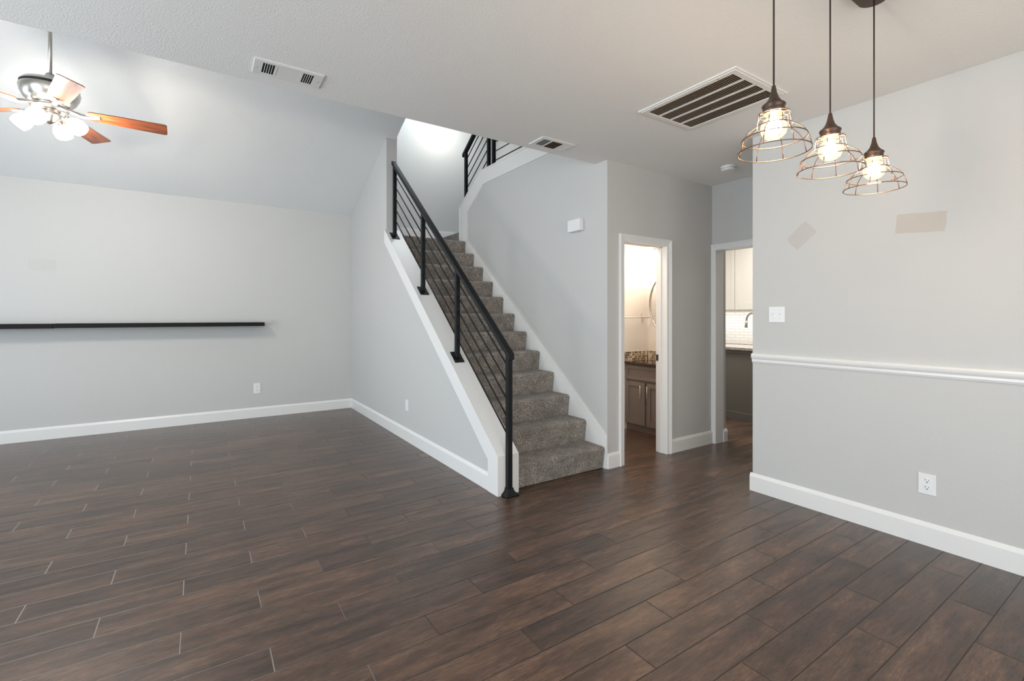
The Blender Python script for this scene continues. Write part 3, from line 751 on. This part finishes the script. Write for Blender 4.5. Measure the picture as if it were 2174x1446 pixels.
# ------------------------------------------------------------------ pendant light (three cage shades on one bar canopy)
PYY = 0.827
PXS = (1.599, 2.010, 2.421)
pen = thing('pendant_light', 'hanging light with three copper wire cage shades and round bulbs', 'pendant light', (2.01, PYY, CZ))
b = BM()
pts = []
for i in range(17):
    a = -math.pi / 2 + math.pi * i / 16; pts.append((2.415 + 0.055 * math.cos(a), PYY + 0.055 * math.sin(a)))
for i in range(17):
    a = math.pi / 2 + math.pi * i / 16; pts.append((1.605 + 0.055 * math.cos(a), PYY + 0.055 * math.sin(a)))
prism(b, pts, 'z', CZ - 0.024, CZ); obj('canopy', b, 'bronze', pen, 0.004)
def rt(r, z, x): return [(x + r * math.cos(2 * math.pi * i / 56), PYY + r * math.sin(2 * math.pi * i / 56), z) for i in range(56)]
for x, dz in zip(PXS, (0.0, 0.006, 0.0)):
    z0 = 2.120 + dz
    b = BM(); tube(b, [(x, PYY, z0 - 0.01), (x, PYY, CZ - 0.02)], 0.0030, 8); obj('cord', b, 'cord', pen)
    b = BM()
    lathe(b, [(0.0, 0.0), (0.0060, 0.0), (0.0075, -0.010), (0.010, -0.024), (0.016, -0.042), (0.026, -0.056), (0.034, -0.062), (0.0365, -0.066), (0.0350, -0.071), (0.0325, -0.074), (0.0335, -0.078), (0.0325, -0.092), (0.0300, -0.094), (0.0, -0.080)], 40, (x, PYY, z0))
    sock = obj('socket', b, 'bronze', pen)
    b = BM(); tube(b, [(x + 0.030, PYY - 0.012, z0 - 0.076), (x + 0.043, PYY - 0.016, z0 - 0.076)], 0.0045, 10); obj('thumbscrew', b, 'copper_wire', sock)
    b = BM()
    rr = [(0.0475, -0.094), (0.0530, -0.134), (0.0975, -0.176), (0.1100, -0.219)]
    for r, z in rr: tube(b, rt(r, z0 + z, x), 0.0018, 8, True)
    prof = [(0.030, -0.092), (0.0475, -0.094), (0.0500, -0.115), (0.0530, -0.134), (0.0690, -0.145), (0.0850, -0.158), (0.0975, -0.176), (0.1050, -0.196), (0.1100, -0.219)]
    for k in range(8):
        a = R(12 + 45 * k); tube(b, [(x + r * math.cos(a), PYY + r * math.sin(a), z0 + z) for r, z in prof], 0.0016, 8)
    obj('cage_shade', b, 'copper_wire', pen)
    b = BM()
    bp = [(0.011, -0.082), (0.0125, -0.096)]
    for i in range(1, 17):
        a = R(20 + 160 * i / 16); bp.append((0.041 * math.sin(a), -0.141 + 0.041 * math.cos(a)))
    bp[-1] = (0.0, bp[-1][1])
    lathe(b, bp, 32, (x, PYY, z0)); bulb = obj('bulb', b, 'bulb', pen)
    b = BM(); lathe(b, [(0, 0.030), (0.012, 0.027), (0.021, 0.016), (0.026, 0.0), (0.021, -0.016), (0.012, -0.024), (0, -0.027)], 24, (x, PYY, z0 - 0.140)); obj('filament', b, 'filament', bulb)

# ------------------------------------------------------------------ powder room
VX0, VY1 = 4.25, 3.956
van = thing('vanity_cabinet', 'taupe shaker vanity cabinet seen through the powder room doorway', 'cabinet', (4.45, 3.64, 0))
b = BM(); box(b, VX0 + 0.02, 4.655, 3.30, VY1 - 0.004, 0.07, 0.785); obj('body', b, 'taupe_cab', van)
b = BM(); box(b, VX0 + 0.035, 4.64, 3.31, VY1, 0, 0.07); obj('toe_kick', b, 'taupe_cab', van)
def shaker(b, x, y0, y1, z0, z1, rail=0.055, mi=0):
    box(b, x, x + 0.012, y0 + rail, y1 - rail, z0 + rail, z1 - rail)
    box(b, x - 0.010, x + 0.012, y0, y0 + rail, z0, z1); box(b, x - 0.010, x + 0.012, y1 - rail, y1, z0, z1)
    box(b, x - 0.010, x + 0.012, y0 + rail, y1 - rail, z0, z0 + rail); box(b, x - 0.010, x + 0.012, y0 + rail, y1 - rail, z1 - rail, z1)
b = BM(); shaker(b, VX0 + 0.008, 3.32, 3.948, 0.605, 0.775, 0.042); obj('drawer', b, 'taupe_cab', van, 0.0015)
for (y0, y1, hy) in ((3.655, 3.948, 3.700), (3.325, 3.625, 3.600)):
    b = BM(); shaker(b, VX0 + 0.008, y0, y1, 0.085, 0.580, 0.052); d = obj('door', b, 'taupe_cab', van, 0.0015)
    b = BM(); tube(b, [(VX0 - 0.030, hy, 0.395), (VX0 - 0.030, hy, 0.550)], 0.005, 12)
    for z in (0.425, 0.520): tube(b, [(VX0 - 0.030, hy, z), (VX0 + 0.0, hy, z)], 0.004, 10)
    obj('handle', b, 'satin', d)
b = BM(); box(b, 4.212, 4.66, 3.26, VY1, 0.787, 0.815); tag(obj('countertop', b, 'granite_dark', None, 0.003), 'glossy dark brown stone countertop on the powder room vanity', 'countertop')
b = BM(); box(b, 4.10, 4.66, 3.946, 3.956, 0.816, 0.924); box(b, 4.650, 4.66, 3.20, 3.946, 0.816, 0.924)
tag(obj('mosaic_backsplash', b, 'mosaic'), 'brown and beige glass mosaic backsplash above the powder room vanity', 'backsplash')
t = thing('towel_bar', 'brushed metal towel bar on the powder room wall', 'towel bar', (4.38, 3.956, 1.335))
b = BM(); tube(b, [(3.95, 3.885, 1.335), (4.605, 3.885, 1.335)], 0.0075, 12); obj('bar', b, 'satin', t)
for x in (4.0, 4.545):
    b = BM(); tube(b, [(x, 3.956, 1.335), (x, 3.885, 1.335)], 0.007, 12); box(b, x - 0.010, x + 0.010, 3.948, 3.956, 1.285, 1.388); obj('bracket', b, 'satin', t, 0.001)
t = thing('wall_mirror', 'thin-rimmed oval mirror above the powder room vanity', 'mirror', (4.66, 3.64, 1.50))
b = BM(); mm = Matrix.Translation((4.66, 3.64, 1.50)) @ Matrix.Rotation(R(-90), 4, 'Y')
lathe(b, [(0, 0.0), (0.992, 0.0), (1.0, 0.003), (0.985, 0.008), (0, 0.008)], 72, (0, 0, 0), mm @ Matrix.Diagonal((0.36, 0.29, 1, 1)))
obj('glass', b, 'mirror', t)
b = BM(); tube(b, [(4.6525, 3.64 + 0.29 * math.cos(2 * math.pi * i / 72), 1.50 + 0.36 * math.sin(2 * math.pi * i / 72)) for i in range(72)], 0.0035, 8, True); tag(obj('rim', b, 'steel', t), 'thin metal rim')
t = thing('vanity_light', 'wall light with glowing bell glass shades above the powder room mirror', 'wall light', (4.66, 3.60, 2.20))
b = BM(); box(b, 4.64, 4.66, 3.36, 3.84, 2.15, 2.24); obj('back_plate', b, 'nickel', t, 0.004)
for y in (3.77, 3.43):
    b = BM(); tube(b, [(4.64, y, 2.195), (4.60, y, 2.21), (4.56, y, 2.20), (4.55, y, 2.165)], 0.007, 10); lathe(b, [(0, 0.02), (0.018, 0.016), (0.022, -0.01), (0, -0.01)], 20, (4.55, y, 2.145)); a_ = obj('arm', b, 'nickel', t)
    b = BM(); lathe(b, [(0.020, 0.0), (0.030, -0.02), (0.040, -0.06), (0.052, -0.10), (0.062, -0.135), (0.056, -0.135), (0.0, -0.09)], 32, (4.55, y, 2.132)); obj('glass_shade', b, 'sconce', a_)
    point('vanity_glow', (4.50, y, 1.96), 3.2, (1.0, 0.82, 0.62), 0.04)

# ------------------------------------------------------------------ kitchen
t = thing('kitchen_peninsula', 'dark grey-green peninsula cabinet beyond the kitchen doorway', 'cabinet', (6.1, 3.4, 0))
b = BM(); box(b, 5.84, 6.42, 1.2, 4.6, 0, 0.908); obj('body', b, 'taupe_dark', t)
b = BM(); box(b, 5.826, 5.84, 1.2, 4.6, 0.0, 0.100); obj('base_board', b, 'taupe_dark', t, 0.002)
b = BM(); box(b, 5.828, 5.84, 1.2, 4.6, 0.865, 0.908); obj('top_rail', b, 'taupe_dark', t, 0.002)
b = BM(); box(b, 5.800, 6.46, 1.18, 4.6, 0.909, 0.944); tag(obj('countertop', b, 'granite_light', None, 0.004), 'speckled light granite countertop on the kitchen peninsula', 'countertop')
t = thing('base_cabinet', 'grey base cabinet run against the kitchen tile wall', 'cabinet', (7.05, 3.4, 0))
b = BM(); box(b, 6.78, 7.34, 1.2, 5.19, 0.0, 0.90); obj('body', b, 'taupe_dark', t)
b = BM(); box(b, 6.74, 7.35, 1.18, 5.2, 0.901, 0.937); tag(obj('countertop', b, 'granite_light', None, 0.004), 'speckled granite countertop against the white subway tile wall', 'countertop')
t = thing('upper_cabinet', 'cream wall cabinet with panel doors above the kitchen counter', 'cabinet', (7.18, 3.6, 1.44))
b = BM(); box(b, 7.04, 7.348, 2.6, 5.19, 1.44, 2.50); obj('body', b, 'cream_cab', t)
def raised(y0, y1):
    b = BM(); x = 7.03; r = 0.055
    box(b, x - 0.012, x + 0.010, y0, y0 + r, 1.45, 2.49); box(b, x - 0.012, x + 0.010, y1 - r, y1, 1.45, 2.49)
    box(b, x - 0.012, x + 0.010, y0 + r, y1 - r, 1.45, 1.45 + 2 * r); box(b, x - 0.012, x + 0.010, y0 + r, y1 - r, 2.49 - r, 2.49)
    box(b, x - 0.004, x + 0.010, y0 + r, y1 - r, 1.45 + 2 * r, 2.49 - r)
    obj('door', b, 'cream_cab', t, 0.002)
raised(4.240, 4.80); raised(3.70, 4.232); raised(3.16, 3.692)
t = thing('kitchen_faucet', 'brushed nickel gooseneck kitchen faucet above the peninsula counter', 'faucet', (6.3, 3.45, 0.944))
b = BM(); lathe(b, [(0, 0), (0.026, 0), (0.026, 0.006), (0.018, 0.012), (0.016, 0.06), (0, 0.06)], 24, (6.3, 3.45, 0.944)); obj('base', b, 'steel', t)
b = BM(); pts = [(6.3, 3.45, 1.0), (6.3, 3.45, 1.29)]
for i in range(1, 13):
    a = math.pi * i / 12; pts.append((6.3, 3.54 - 0.09 * math.cos(a), 1.29 + 0.105 * math.sin(a)))
pts[-1] = (6.3, 3.630, 1.285)
tube(b, pts, 0.012, 14); obj('neck', b, 'steel', t)
b = BM(); tube(b, [(6.3, 3.630, 1.288), (6.3, 3.634, 1.24), (6.3, 3.637, 1.192)], [0.0145, 0.016, 0.020], 16); obj('spray_head', b, 'steel', t)
b = BM(); tube(b, [(6.3, 3.45, 0.99), (6.3, 3.40, 1.00), (6.3, 3.36, 1.03)], 0.006, 10); obj('lever', b, 'steel', t)
